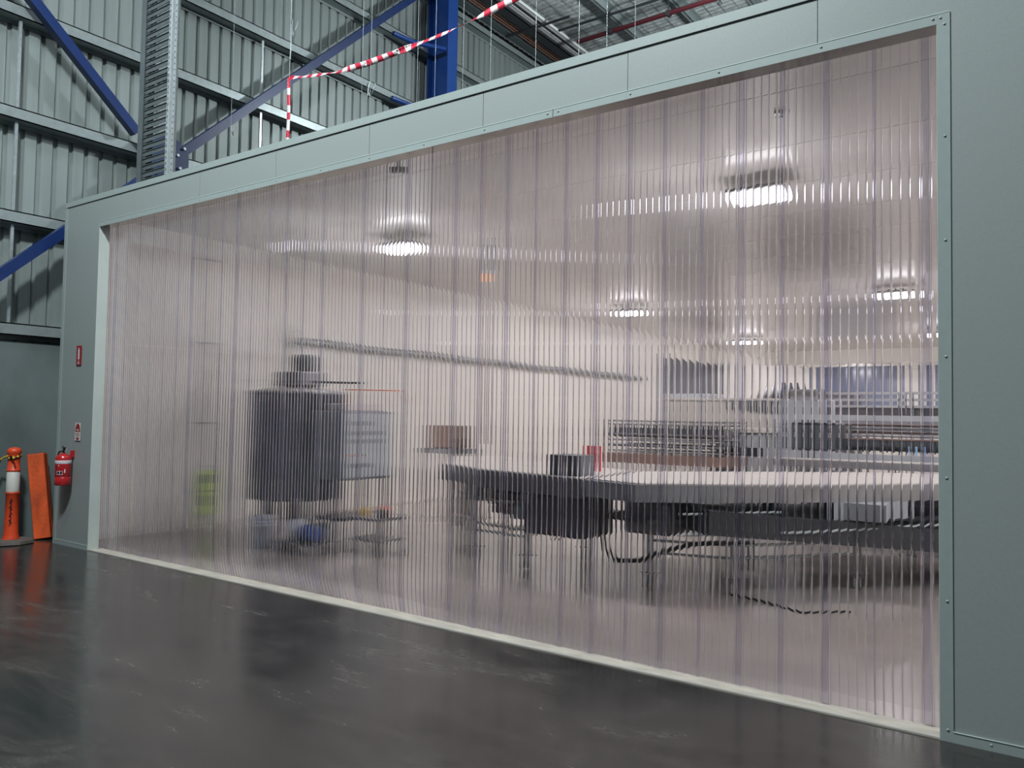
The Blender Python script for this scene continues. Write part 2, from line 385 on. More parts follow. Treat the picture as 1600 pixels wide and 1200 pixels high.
# cross bracing in the wall plane
BX = -10.55
def brace(y0, z0, y1, z1, lab):
    root = thing('cross_brace', lab, 'brace', (BX, y0, z0), 'blue cross braces')
    MB().obox((BX, y0, z0), (BX, y1, z1), 0.12, 0.125, up=(0, 0, 1)).build('tube', BLUE, root)
    return root
b1 = brace(-2.2, 1.75+0.0, 1.35, 5.02, 'blue diagonal brace tube rising to the partition from the lower far left')
b2 = brace(1.72, 5.37, 6.95, 10.22, 'long blue diagonal brace tube rising from the cable ladder to the blue column')
b3 = brace(-3.2, 9.35, 1.05, 5.47, 'blue diagonal brace tube falling from the upper left corner to the cable ladder')
g = thing('brace_gusset', 'blue bolted gusset plate where the braces cross beside the cable ladder', 'gusset', (BX, 1.5, 5.2))
mm = MB()
oc = [(1.5+0.33*math.cos(a+0.39), 5.22+0.33*math.sin(a+0.39)) for a in [k*PI/4 for k in range(8)]]
mm.add([(BX+0.065, y, z) for y, z in oc]+[(BX+0.085, y, z) for y, z in oc], [tuple(range(8)), tuple(reversed(range(8, 16)))]+[(i, 8+i, 8+(i+1) % 8, (i+1) % 8) for i in range(8)])
mm.build('plate', BLUE, g)
for y, z in ((1.62, 5.30), (1.72, 5.42), (1.36, 5.1), (1.66, 5.12)):
    MB().tube([(BX+0.085, y, z), (BX+0.12, y, z)], 0.022, 6).build('bolt', GALV, g)

# ------------------------------------------------------------------ cable ladder (vertical)
ly = 0.42; lx0, lx1, lz0, lz1 = -9.27, -8.60, HT+0.004, 9.2
root = thing('cable_ladder', 'vertical galvanised cable ladder full of dark cables standing on the partition roof', 'cable tray', (lx0, ly, lz0))
MB().box(lx0, lx0+0.05, ly-0.05, ly+0.05, lz0, lz1).box(lx0+0.05, lx0+0.10, ly-0.05, ly-0.044, lz0, lz1).build('side_rail', DGALV, root)
m = MB()
m.box(lx1-0.012, lx1, ly-0.05, ly+0.05, lz0, lz1)
z = lz0
while z < lz1:   # perforated face: bars between slots
    m.box(lx1-0.055, lx1-0.012, ly-0.052, ly-0.046, z, z+0.035)
    m.box(lx1-0.055, lx1-0.045, ly-0.052, ly-0.046, z+0.035, z+0.07); m.box(lx1-0.025, lx1-0.012, ly-0.052, ly-0.046, z+0.035, z+0.07)
    z += 0.07
m.build('side_rail', GALV, root)['label'] = 'bright perforated right rail'
m = MB(); z = lz0
while z < lz1:
    m.box(lx0+0.10, lx1-0.055, ly-0.035, ly-0.028, z, z+0.055)
    m.box(lx0+0.10, lx1-0.055, ly-0.045, ly-0.028, z+0.05, z+0.056)
    z += 0.085
r_ = m.build('rungs', DGALV, root); r_['label'] = 'closely spaced slotted cross bars'
m = MB()
for k in range(4):
    x = lx0+0.14+k*0.035; m.tube([(x, ly, lz0), (x+random.uniform(-.01, .01), ly, (lz0+lz1)/2), (x, ly, lz1)], 0.011, 6)
c_ = m.build('cables', BLACK, root)
m = MB()
m.box(lx1+0.03, lx1+0.075, ly-0.03, ly-0.024, lz0+0.08, lz1)
z = lz0+0.1
while z < lz1-0.05:
    m.box(lx1+0.046, lx1+0.058, ly-0.0315, ly-0.0235, z, z+0.02, 1); z += 0.07
tag(m.build('slotted_strut', [GALV, BLACK], loc=(lx1+0.03, ly, lz0+0.08)), 'pale punched metal channel hanging alongside the right of the cable ladder', 'channel')

# ------------------------------------------------------------------ roof
def rz(x): return 10.72+0.05*(x+10.9)
m = MB()
v = []; nx, ny = 36, 44
for i in range(nx+1):
    for j in range(ny+1):
        x = -11+0.35*i; y = -1+0.45*j
        v.append((x, y, rz(x)+0.05+random.uniform(-0.018, 0.018)))
m.add(v, [(i*(ny+1)+j, i*(ny+1)+j+1, (i+1)*(ny+1)+j+1, (i+1)*(ny+1)+j) for i in range(nx) for j in range(ny)])
m.add([(-11, -1, rz(-11)+.12), (1.6, -1, rz(1.6)+.12), (1.6, 18.8, rz(1.6)+.12), (-11, 18.8, rz(-11)+.12)], [(0, 1, 2, 3)])
struct(m.build('ceiling', FOIL))
m = MB()
for i in range(40): x = -10.9+0.3*i; m.obox((x, 4, rz(x)+0.01), (x, 18, rz(x)+0.01), 0.006, 0.006)
for j in range(92): y = 4+0.15*j; m.obox((-10.9, y, rz(-10.9)+0.012), (1.0, y, rz(1.0)+0.012), 0.005, 0.005)
tag(m.build('safety_mesh', MESHM, loc=(-5, 10, 10.8)), 'fine wire safety mesh under the silver foil roof insulation', 'mesh', kind='stuff')
plab = ['nearest the light trunking', 'in the middle of the visible roof strip', 'third from the wall', 'rightmost in the visible roof']
for i, x in enumerate((-8.36, -7.0, -5.66, -4.3)):
    z = rz(x)-0.1
    m = MB().box(x-0.006, x+0.006, 2, 18, z-0.1, z+0.1).box(x-0.08, x+0.006, 2, 18, z-0.1, z-0.088).box(x-0.006, x+0.08, 2, 18, z+0.088, z+0.1).box(x-0.08, x-0.07, 2, 18, z-0.1, z-0.07)
    tag(m.build('roof_purlin', GIRT, loc=(x, 2, z)), 'galvanised roof purlin ' + plab[i], 'purlin', 'roof purlins')
m = MB().box(-10.66, -10.45, 2, 18, 10.42, 10.62).box(-10.72, -10.38, 2, 18, 10.60, 10.62)
tag(m.build('eave_beam', DGALV, loc=(-10.5, 2, 10.5)), 'grey eave beam where the corrugated wall meets the roof', 'beam')
for k in range(3):
    tag(MB().tube([(-10.34+0.07*k, 2, 10.42), (-10.34+0.07*k, 18, 10.42)], 0.013, 8).build('copper_pipe', COPPER, loc=(-10.34+0.07*k, 2, 10.42)),
        'copper pipe under the eave beam, ' + ['nearest the wall', 'middle of three', 'furthest from the wall'][k], 'pipe', 'copper pipes under the eave')
root = thing('cable_basket', 'dark wire basket tray beside the copper pipes at the roof edge', 'cable tray', (-10.0, 2, 10.4))
MB().box(-10.10, -9.86, 2, 18, 10.38, 10.40).box(-10.10, -10.09, 2, 18, 10.38, 10.46).box(-9.87, -9.86, 2, 18, 10.38, 10.46).build('tray', DARK, root)
m = MB()
for k in range(5): m.tube([(-10.07+0.045*k, 2, 10.43), (-10.07+0.045*k, 18, 10.43)], 0.02, 6)
m.build('cables', BLACK, root)
root = thing('light_trunking', 'bright galvanised double channel trunking hung below the roof', 'trunking', (-9.7, 2, 10.5))
for a in (-9.82, -9.62):
    MB().box(a-0.045, a+0.045, 2, 18, 10.47, 10.48).box(a-0.045, a-0.037, 2, 18, 10.47, 10.55).box(a+0.037, a+0.045, 2, 18, 10.47, 10.55).build('channel', mat('white_trunking', (0.74, 0.76, 0.76), 0.4), root)
MB().box(-9.775, -9.665, 2, 18, 10.50, 10.505).build('spacer', MSTEEL, root)
for i, (y, z, xa, xb, lab) in enumerate(((9.75, 10.38, -10.6, -8.9, 'short dark'), (10.4, 10.52, -10.6, -2.0, 'long dark'))):
    tag(MB().tube([(xa, y, z), (xb, y, z)], 0.03, 8).build('roof_brace_rod', DARK, loc=(xa, y, z)), lab+' steel rod crossing under the roof', 'rod')
root = thing('sprinkler_pipe', 'maroon sprinkler pipe running across below the roof purlins', 'pipe', (-9.1, 10.55, 10.2))
MB().tube([(-9.15, 10.55, 10.2), (2.0, 10.25, 10.2)], 0.05, 12).build('pipe', MAROON, root)
for x in (-8.3, -6.9, -5.6):
    MB().tube([(x, 10.5, 10.2), (x, 10.5, rz(x)-0.05)], 0.012, 6).tube([(x, 10.44, 10.2), (x, 10.56, 10.2)], 0.062, 10).build('pipe_hanger', DARK, root)
MB().lathe(-5.75, 10.43, [(0.02, 10.02), (0.05, 10.05), (0.02, 10.08), (0.02, 10.16)], 10).build('sprinkler_head', DARK, root)
# hanger wires
WY = 1.2
wires = [(-8.60, 'just right of the cable ladder'), (-7.49, 'knotted to the red and white tape'), (-6.27, 'just left of the blue column, ending in a loop'), (-6.14, 'with a pale hook, left of the blue column'), (-5.46, 'in front of the left edge of the blue column'),
         (-5.22, 'in front of the right edge of the blue column'), (-4.86, 'first right of the blue column'), (-4.52, 'second right of the blue column'), (-4.0, 'third right of the blue column'),
         (-3.54, 'fourth right of the blue column'), (-3.26, 'fifth right of the blue column'), (-2.99, 'sixth right of the blue column')]
for i, (x, lab) in enumerate(wires):
    m = MB().tube([(x, WY, 4.17), (x+0.004, WY, 7), (x, WY, rz(x))], 0.004 if i == 1 else 0.0022, 5)
    tag(m.build('hanger_wire', WIRE, loc=(x, WY, 4.17)), 'thin hanger wire from the roof, ' + lab, 'wire', 'ceiling hanger wires')
def loop(cx_, cz_, rx_, rz_, lab, tail=0.25):
    pts = [(cx_+rx_*math.sin(t*2*PI/16), WY+0.03*math.cos(t*0.6), cz_+rz_*math.cos(t*2*PI/16)) for t in range(17)]
    pts.append((cx_-rx_, WY, cz_-rz_-tail))
    tag(MB().tube(pts, 0.005, 5).build('wire_loop', WIRE, loc=(cx_, WY, cz_)), lab, 'wire')
loop(-7.42, 6.15, 0.06, 0.10, 'loose coil of wire above the knot of the barrier tape')
loop(-6.12, 5.13, 0.07, 0.07, 'curled pale wire hook above the partition, left of the blue column', 0.05)
loop(-8.55, 5.15, 0.05, 0.05, 'small loose wire curl just right of the cable ladder', 0.06)
# barrier tape
def tape(pts, wd, name, lab, mats, period=0.16):
    P = []
    for a, b in zip(pts[:-1], pts[1:]):
        a = Vector(a); b = Vector(b); n = max(2, int((b-a).length/0.04))
        P += [a+(b-a)*k/n for k in range(n)]
    P.append(Vector(pts[-1])); vs = []; fs = []; mi = []; s = 0
    d0 = (P[-1]-P[0]).normalized()
    for i, p in enumerate(P):
        d = (P[min(i+1, len(P)-1)]-P[max(0, i-1)]).normalized()
        sd = d.cross(Vector((0, 1, 0))).normalized(); th = 0.9*math.sin(i*0.13)+0.35*math.sin(i*0.41)
        sd = sd*math.cos(th)+Vector((0, 1, 0))*math.sin(th)
        if i: s += (p-P[i-1]).length
        vs += [p+sd*wd/2+Vector((0, .0006, 0)), p-sd*wd/2+Vector((0, .0006, 0)), p-sd*wd/2-Vector((0, .0006, 0)), p+sd*wd/2-Vector((0, .0006, 0))]
        if i < len(P)-1:
            b = i*4; k = 0 if (s % period) < period/2 else 1
            for q in range(4): fs.append((b+q, b+(q+1) % 4, b+4+(q+1) % 4, b+4+q)); mi.append(k)
    m = MB(); m.add(vs, fs); m.mi = mi; m.sm = [True]*len(mi)
    return tag(m.build(name, mats, loc=pts[0]), lab, 'tape')
tp = [(-7.49, WY, 5.575), (-7.05, WY, 5.50), (-6.63, WY, 5.445), (-6.2, WY, 5.43), (-5.76, WY, 5.438), (-5.06, WY, 5.468), (-4.28, WY, 5.56), (-3.4, WY, 5.70)]
tape(tp, 0.062, 'barrier_tape', 'red and white barrier tape stretched between hanger wires above the partition', [TAPER, TAPEW])
tape([(-7.49, WY-0.01, 5.58), (-7.47, WY-0.01, 5.2), (-7.475, WY-0.01, 4.9), (-7.47, WY-0.01, 4.30)], 0.038, 'barrier_tape', 'loose end of red and white tape hanging straight down from the knot', [TAPER, TAPEW], 0.2)

# ------------------------------------------------------------------ PVC strip curtain
def strip(i, x0, lab):
    Wd = 0.30; t = 0.0018; sag = 0.00042; rb = 0.0012
    nr = 7; ribs = [0.0035+k*(Wd-0.007)/(nr-1) for k in range(nr)]
    # profile as list of (u, yfront, yback, isrib)
    prof = []
    for k in range(nr):
        c = ribs[k]
        for a in (-1, -0.75, -0.4, 0, 0.4, 0.75, 1):
            hgt = math.sqrt(max(0, 1-a*a))*rb
            e = t/2+sag
            prof.append((c+a*rb*1.3, -(e+hgt), t/2+hgt*0.3, True))
        if k < nr-1:
            a0 = c+rb*1.3; a1 = ribs[k+1]-rb*1.3
            for q in range(1, 9):
                s_ = -1+2*q/9; prof.append((a0+(a1-a0)*q/9, -(t/2+sag*s_*s_), t/2, False))
    zt = H+0.07
    zs = [0.0075, 0.03, 0.06, 0.10, 0.15, 0.21, 0.30, 0.45, 0.8, 1.2, 1.7, 2.2, 2.8, 3.4, zt]
    A = 0.055*(0.5+0.5*math.sin(x0*1.15+2))*(1.0 if x0 < -3.5 else 0.4); B = 0.03*math.sin(x0*0.9+1)*(1.0 if x0 < -3.5 else 0.3)
    sw = 0.008*math.sin(x0*1.3); sx = random.uniform(-0.014, 0.014)*(1 if x0 < -5 else 0.5)
    N = len(prof); V = []; 
    for z in zs:
        fz = max(0, (0.32-z)/0.32); s = (zt-z)/zt
        for side in (1, 2):
            for p in prof:
                u = p[0]
                shin = -0.055*(u-Wd/2)
                y = 0.150+shin + p[side] + A*fz**2 + sw*s + 0.004*math.sin(z*2.1+x0*0.5)*s
                y += 0.002*math.sin((x0+u)*9)*s
                x = x0+u+sx*s + B*fz**1.6
                V.append((x, y, z))
    f = []; mi = []
    S = 2*N
    for r_ in range(len(zs)-1):
        o = r_*S
        for j in range(N-1):
            k = 1 if (prof[j][3] and prof[j+1][3]) else 0
            f.append((o+j, o+j+1, o+S+j+1, o+S+j)); mi.append(k)
            f.append((o+N+j+1, o+N+j, o+S+N+j, o+S+N+j+1)); mi.append(k)
        f.append((o, o+S, o+S+N, o+N)); mi.append(1)
        f.append((o+N-1, o+N+N-1, o+S+N+N-1, o+S+N-1)); mi.append(1)
    m = MB(); m.add(V, f); m.mi = mi; m.sm = [True]*len(mi)
    # the cut ends have vertices of their own so that they stay crisp
    m.add(V[:S], [(j, N+j, N+j+1, j+1) for j in range(N-1)])
    m.add(V[-S:], [(j, j+1, N+j+1, N+j) for j in range(N-1)])
    o = m.build('curtain_strip', [PVC, PVCR], loc=(x0+Wd/2, 0.15, 0.0))
    tag(o, lab, 'curtain strip', 'clear strips of the PVC curtain')
ordn = ['first', 'second', 'third', 'fourth', 'fifth', 'sixth', 'seventh', 'eighth', 'ninth', 'tenth', 'eleventh', 'twelfth', 'thirteenth', 'fourteenth', 'fifteenth', 'sixteenth', 'seventeenth']
NS = 35
for i in range(NS):
    x0 = -0.682-0.26*(NS-1-i); x0 += random.uniform(-0.006, 0.006)*(3 if x0 < -7 else 1)
    j = i; k = NS-1-i
    if j < k: lab = 'clear ribbed hanging PVC strip, %s from the left jamb' % ordn[j]
    elif k < j: lab = 'clear ribbed hanging PVC strip, %s from the right jamb' % ordn[k]
    else: lab = 'clear ribbed hanging PVC strip at the middle of the doorway'
    strip(i, x0, lab)

# ------------------------------------------------------------------ ceiling lights inside
def lamp():
    x, y, z = 0, 0, 3.93
    root = thing('ceiling_light', 'x', 'ceiling light', (x, y, z))
    MB().box(-0.30, 0.30, -0.19, 0.19, z+0.015, z+0.055, bev=0.01).build('housing', HOUSE, root)
    MB().box(-0.29, 0.29, -0.18, 0.18, z-0.055, z+0.0149, bev=0.015).build('diffuser', LENS, root)
    MB().box(-0.06, 0.06, -0.05, 0.05, z+0.055, z+0.10).build('driver_box', HOUSE, root)
    for sx in (-0.25, 0.25): MB().tube([(sx, 0, z+0.055), (sx, 0, 4.10)], 0.006, 6).build('suspension_rod', GALV, root)
    return root
L0 = lamp(); k = 0
dist = ['nearest the curtain', 'second from the curtain', 'third from the curtain', 'fourth from the curtain', 'furthest from the curtain']
rows = [(-7.50, 'above the tank and left conveyor, '), (-2.58, 'in the right hand row, ')]
for rx, rl in rows:
    for q in range(5):
        if rx < -5: X = rx-(0.35 if q else 0)
        else: X = rx
        o = L0 if k == 0 else copy_tree(L0); k += 1
        o.location = (X, 3.2+7.55*q-(0.0 if q < 3 else 0.0), 3.93)
        if q == 4: o.location.y = 33.4
        o['label'] = 'glowing white LED ceiling light ' + rl + dist[q]; o['group'] = 'glowing ceiling lights'
for q in range(3):  # extra row out of view, added for the light it gives
    o = copy_tree(L0); o.location = (2.6, 3.2+7.55*q, 3.93); o['label'] = 'glowing LED ceiling light added unseen behind the right pier, ' + dist[q]; o['group'] = 'glowing ceiling lights'

# ------------------------------------------------------------------ fire point
ex, ez = -9.80, 0.735; ey = -0.10
root = thing('fire_extinguisher', 'red fire extinguisher hung on the left end of the partition', 'fire extinguisher', (ex, ey, ez))
rb = 0.088
cyl = MB().lathe(ex, ey, [(rb*0.9, ez), (rb, ez+0.01), (rb, ez+0.10), (rb-0.003, ez+0.103), (rb, ez+0.108), (rb, ez+0.31), (rb*0.93, ez+0.335), (rb*0.7, ez+0.358), (rb*0.35, ez+0.37), (0.02, ez+0.38)], 32).build('cylinder', RED, root)
b_ = MB().lathe(ex, ey, [(rb+0.001, ez+0.255), (rb+0.0016, ez+0.256), (rb+0.0016, ez+0.294), (rb+0.001, ez+0.295)], 32, caps=False).build('identification_band', LABELW, cyl); b_['label'] = 'white band'
MB().lathe(ex, ey, [(rb+0.0008, ez+0.104), (rb+0.0012, ez+0.106), (rb+0.0008, ez+0.112)], 32, caps=False).build('base_ring', LABELD, cyl)
def decal(a0, a1, z0, z1, mt, nm, par):
    v = []; n = 6
    for zz in (z0, z1):
        for k in range(n+1):
            a = math.radians(a0+(a1-a0)*k/n); v.append((ex+(rb+0.0015)*math.sin(a), ey-(rb+0.0015)*math.cos(a), zz))
    m = MB().add(v, [(i, i+1, n+2+i, n+1+i) for i in range(n)], 0, True); return m.build(nm, mt, par)
decal(20, 62, ez+0.128, ez+0.172, LABELW, 'pictogram_panel', cyl)
decal(23, 39, ez+0.133, ez+0.167, BLACK, 'pictogram', cyl).location.x += 0.0004
decal(43, 59, ez+0.133, ez+0.167, BLACK, 'pictogram', cyl).location.x += 0.0006
decal(30, 36, ez+0.225, ez+0.243, LABELW, 'label_patch', cyl)
decal(72, 80, ez+0.15, ez+0.195, LABELW, 'label_patch', cyl)
decal(2, 20, ez+0.175, ez+0.24, LABELD, 'label_patch', cyl)
MB().tube([(ex, ey, ez+0.375), (ex, ey, ez+0.415)], 0.014, 10).build('valve', BLACK, root)
MB().obox((ex-0.005, ey, ez+0.405), (ex+0.05, ey-0.01, ez+0.45), 0.018, 0.009).obox((ex-0.05, ey+0.01, ez+0.455), (ex+0.015, ey, ez+0.405), 0.018, 0.009).build('handle', BLACK, root)
MB().tube([(ex, ey, ez+0.40), (ex-0.045, ey-0.03, ez+0.395), (ex-0.082, ey-0.03, ez+0.34), (ex-0.086, ey-0.02, ez+0.22), (ex-0.082, ey-0.02, ez+0.1)], 0.009, 8).build('hose', BLACK, root)
MB().tube([(ex+0.02, ey, ez+0.40)]+[(ex+0.045+0.018*math.sin(t), ey, ez+0.415+0.02*math.cos(t)) for t in (0, 1, 2, 3, 4, 5, 6)], 0.0022, 5).build('safety_pin', GALV, root)
MB().box(ex+0.04, ex+0.055, ey+0.055, ey+0.099, ez+0.33, ez+0.41).build('wall_bracket', RED, root)
# location sign
s0, s1, z0, z1 = -9.775, -9.66, 2.165, 2.40
root = thing('extinguisher_location_sign', 'narrow red rectangular sign with a white extinguisher pictogram, higher on the left pier', 'sign', ((s0+s1)/2, 0, z0))
MB().box(s0, s1, -0.010, -0.006, z0, z1).build('sign_panel', SIGNRED, root)
m = MB(); cxs = (s0+s1)/2
m.box(cxs-0.017, cxs+0.017, -0.0112, -0.010, z0+0.07, z0+0.185, bev=0.0)
m.box(cxs-0.010, cxs+0.010, -0.0112, -0.010, z0+0.185, z0+0.20)
m.box(cxs-0.022, cxs+0.008, -0.0112, -0.010, z0+0.203, z0+0.209)
m.box(cxs-0.012, cxs+0.012, -0.0112, -0.010, z0+0.042, z0+0.054)
m.build('pictogram', WHITE, root)
def text(body, x, z, size, mt, par, y=-0.0115):
    cu = bpy.data.curves.new('txt', 'FONT'); cu.body = body; cu.size = size; cu.align_x = 'CENTER'; cu.extrude = 0.0004
    o = bpy.data.objects.new('lettering', cu); COL.objects.link(o)
    dg = bpy.context.evaluated_depsgraph_get(); me = bpy.data.meshes.new_from_object(o.evaluated_get(dg)); bpy.data.objects.remove(o)
    me.materials.clear(); me.materials.append(mt)
    o = bpy.data.objects.new('lettering', me); COL.objects.link(o)
    o.rotation_euler = (PI/2, 0, 0)
    pl = parent_world(par); o.parent = par; o.location = Vector((x, y, z))-pl
    return o
text('FIRE', cxs, z0+0.013, 0.032, WHITE, root)
# identification sign: domed red top, white middle, red lower segment
c0 = -9.675; zb = 1.265; zt_ = 1.465
root = thing('extinguisher_id_sign', 'white plate with domed red top and small red foot, right above the extinguisher', 'sign', (c0, 0, zb))
MB().box(c0-0.063, c0+0.063, -0.009, -0.006, zb, zt_+0.01).build('sign_panel', WHITE, root)
m = MB(); pts = [(c0-0.056, zb+0.105)]+[(c0+0.056*math.sin(a), zb+0.105+0.098*math.cos(a)) for a in [(-90+180*k/14)*PI/180 for k in range(15)]]
n = len(pts)
m.add([(x, -0.0105, z) for x, z in pts]+[(x, -0.009, z) for x, z in pts], [tuple(range(n))]+[(i, (i+1) % n, n+(i+1) % n, n+i) for i in range(n)])
m.build('red_top', SIGNRED, root); m = MB()
pts = [(c0-0.04, zb+0.034), (c0-0.028, zb+0.016), (c0-0.01, zb+0.006), (c0+0.01, zb+0.006), (c0+0.028, zb+0.016), (c0+0.04, zb+0.034)]; n = 6
m.add([(x, -0.0105, z) for x, z in pts]+[(x, -0.009, z) for x, z in pts], [tuple(range(n))]+[(i, (i+1) % n, n+(i+1) % n, n+i) for i in range(n)])
m.build('red_foot', SIGNRED, root)
text('FIRE', c0, zb+0.112, 0.036, WHITE, root, -0.0112)
m = MB()
for k, (wd, zz) in enumerate(((0.045, 0.085), (0.05, 0.072), (0.04, 0.059), (0.03, 0.046))): m.box(c0-wd, c0+wd, -0.0102, -0.009, zb+zz, zb+zz+0.006)
m.build('fine_print', mat('faded_pink_print', (0.36, 0.20, 0.21), 0.6), root)
# bollard
bx, by = -10.52, -0.34
root = thing('traffic_bollard', 'orange T-top traffic bollard with white band standing on a rubber base', 'bollard', (bx, by, 0))
MB().lathe(bx, by, [(0.25, 0.0), (0.26, 0.01), (0.25, 0.045), (0.20, 0.055), (0.0, 0.056)], 8, smooth=False).build('base', RUBBER, root)
MB().lathe(bx, by, [(0.092, 0.05), (0.088, 0.08), (0.078, 0.12), (0.074, 0.30), (0.071, 0.60), (0.078, 0.607), (0.078, 0.618), (0.069, 0.625), (0.066, 0.87), (0.076, 0.875), (0.076, 0.89), (0.066, 0.90), (0.064, 1.06), (0.070, 1.08), (0.078, 1.10), (0.076, 1.13), (0.05, 1.155), (0.0, 1.165)], 28).build('post', ORANGE, root)
b_ = MB().lathe(bx, by, [(0.0725, 0.626), (0.0735, 0.63), (0.0710, 0.865), (0.069, 0.869)], 28, caps=False).build('reflective_band', REFL, root); b_['label'] = 'white reflective sleeve'
m = MB()
for k in range(12):   # faint vertical lettering strokes
    zz = 0.22+0.027*k; a = 0.95+0.10*(k % 2)
    m.obox((bx+0.0755*math.sin(a)+0.0, by-0.0755*math.cos(a), zz), (bx+0.0755*math.sin(a), by-0.0755*math.cos(a), zz+0.020), 0.022 if k % 3 else 0.012, 0.004, up=(math.sin(a), -math.cos(a), 0))
m.build('worn_lettering', BLACK, root)
m = MB()
pts = [(bx+0.072*math.cos(a), by+0.072*math.sin(a), 1.045+0.018*math.sin(a*2.0)) for a in [k*PI/10 for k in range(21)]]
m.tube(pts, 0.013, 6)
m.tube([(bx-0.06, by-0.07, 1.05), (bx-0.11, by-0.11, 1.01), (bx-0.13, by-0.12, 0.93), (bx-0.15, by-0.12, 0.86)], 0.012, 5)
m.tube([(bx+0.06, by-0.07, 1.05), (bx+0.12, by-0.06, 1.055), (bx+0.15, by-0.06, 1.03)], 0.012, 5)
m.mi = [(i//6) % 2 for i in range(len(m.f))]
tag(m.build('hazard_tape', [TAPEY, BLACK], loc=(bx, by, 1.04)), 'yellow and black tape knotted round the neck of the orange bollard', 'tape')
# leaning beam
root = thing('orange_beam', 'short orange painted box beam leaning upright against the concrete wall', 'beam', (-10.58, 0.03, 0))
m = MB().box(-0.095, 0.095, -0.075, 0.075, 0, 1.06, bev=0.006)
ax = Matrix.Rotation(math.radians(-7), 4, 'Y') @ Matrix.Rotation(math.radians(3.5), 4, 'X') @ Matrix.Rotation(math.radians(50), 4, 'Z')
m.v = [tuple(ax @ Vector(v)) for v in m.v]; zmin = min(v[2] for v in m.v); m.v = [(v[0]-10.56, v[1]+0.06, v[2]-zmin) for v in m.v]
m.build('body', OBEAM, root)
m = MB().box(-0.085, 0.085, -0.065, 0.065, 1.0605, 1.066)
m.v = [tuple(ax @ Vector(v)) for v in m.v]; m.v = [(v[0]-10.56, v[1]+0.06, v[2]-zmin) for v in m.v]
m.build('end_cap', OBEAMD, root)

# ------------------------------------------------------------------ tank unit
tx, ty = -8.28, 2.12
root = thing('mixing_tank', 'large grey steel cylindrical mixing tank on legs behind the strips', 'tank', (tx, ty, 0))
R_ = 0.60
MB().lathe(tx, ty, [(0.08, 0.50), (R_*0.96, 0.54), (R_, 0.57), (R_, 1.86), (R_+0.012, 1.865), (R_+0.012, 1.885), (R_, 1.89)], 48).build('vessel', TANKM, root)
MB().lathe(tx, ty, [(R_+0.03, 1.888), (R_+0.03, 1.905), (R_*0.6, 1.955), (0.14, 1.985), (0.0, 1.985)], 40).build('lid', STEEL, root)
for a in (0.3, 1.9, 3.4, 5.0):
    x, y = tx+0.50*math.cos(a), ty+0.50*math.sin(a)
    l = MB().tube([(x, y, 0.02), (x, y, 0.60)], 0.055, 14).build('leg', TANKM, root)
    MB().lathe(x, y, [(0.09, 0.0), (0.09, 0.012), (0.05, 0.025)], 14).build('foot_plate', STEEL, l)
MB().tube([(tx, ty, 0.10), (tx, ty, 0.52)], 0.14, 20).build('outlet_sump', TANKM, root)
dr = MB().box(tx-0.22, tx+0.28, ty-0.20, ty+0.20, 1.98, 2.17, bev=0.02).build('gearbox', MSTEEL, root)
mo = MB().lathe(tx+0.12, ty, [(0.12, 2.17), (0.14, 2.19), (0.14, 2.36), (0.12, 2.39), (0.05, 2.40)], 20).build('motor', MOTORG, root)
m = MB()
for k in range(14):
    a = k*2*PI/14; m.obox((tx+0.12+0.148*math.cos(a), ty+0.148*math.sin(a), 2.19), (tx+0.12+0.148*math.cos(a), ty+0.148*math.sin(a), 2.36), 0.02, 0.006)
m.build('cooling_fins', MOTORG, mo)
MB().tube([(tx+0.28, ty, 2.04), (tx+0.75, ty+0.15, 2.03), (tx+0.95, ty+0.2, 2.03)], 0.014, 8).build('cable', BLACK, root)
MB().tube([(tx-0.45, ty, 1.93), (tx-0.45, ty, 2.02), (tx-0.25, ty, 2.03)], 0.03, 8).build('inlet_pipe', STEEL, root)
MB().tube([(tx, ty, 0.2), (tx+0.3, ty-0.1, 0.2), (tx+0.7, ty-0.1, 0.24)], 0.045, 10).build('outlet_pipe', STEEL, root)
# control cabinet
root = thing('control_cabinet', 'grey electrical control cabinet with rows of dark displays, right of the tank', 'cabinet', (-7.2, 2.2, 0))
x0, x1, y0, y1 = -7.56, -7.06, 1.76, 2.62
MB().box(x0, x1, y0, y1, 0.84, 1.67, bev=0.012).build('body', mat('cabinet_shaded_steel', (0.27, 0.28, 0.32), 0.35, metal=0.7), root)  # body colour darker than the door, shade of the backlit side painted in
d = MB().box(x1, x1+0.018, y0+0.03, y1-0.03, 0.87, 1.64, bev=0.004).build('door', CABG, root)
for zz, n in ((1.50, 4), (1.38, 6), (1.28, 6), (0.99, 4)):
    for q in range(n):
        yy = y0+0.12+q*0.10
        MB().box(x1+0.018, x1+0.024, yy, yy+0.045, zz, zz+0.05, bev=0.002).build('display', MOTORG, d)
for q, mm_ in enumerate((TAPEY, PINK, BLACK, WHITE)):
    yy = y0+0.10+q*0.11; m = MB().lathe(0, 0, [(0.016, 0), (0.016, 0.018), (0.010, 0.024)], 10); m.v = [(x1+0.018+z, yy+x, 1.14+y) for x, y, z in m.v]; m.build('push_button', mm_, d)
MB().box(x0+0.1, x1-0.05, y0+0.1, y1-0.1, 1.67, 1.76, bev=0.01).build('top_box', WHITE, root)
for x in (x0+0.04, x1-0.04):
    for y in (y0+0.05, y1-0.05): MB().box(x-0.02, x+0.02, y-0.02, y+0.02, 0, 0.84).build('leg', MSTEEL, root)
MB().box(x0+0.02, x1-0.02, y0+0.03, y1-0.03, 0.36, 0.39).build('shelf', MSTEEL, root)
MB().tube([(x1-0.15, y0+0.2, 1.76), (x1-0.15, y0+0.2, 1.93), (x1+0.35, y0+0.6, 1.93), (x1+0.35, y0+0.8, 1.80)], 0.008, 6, 0).build('pneumatic_hose', mat('orange_hose', (0.7, 0.14, 0.05), 0.4), root)
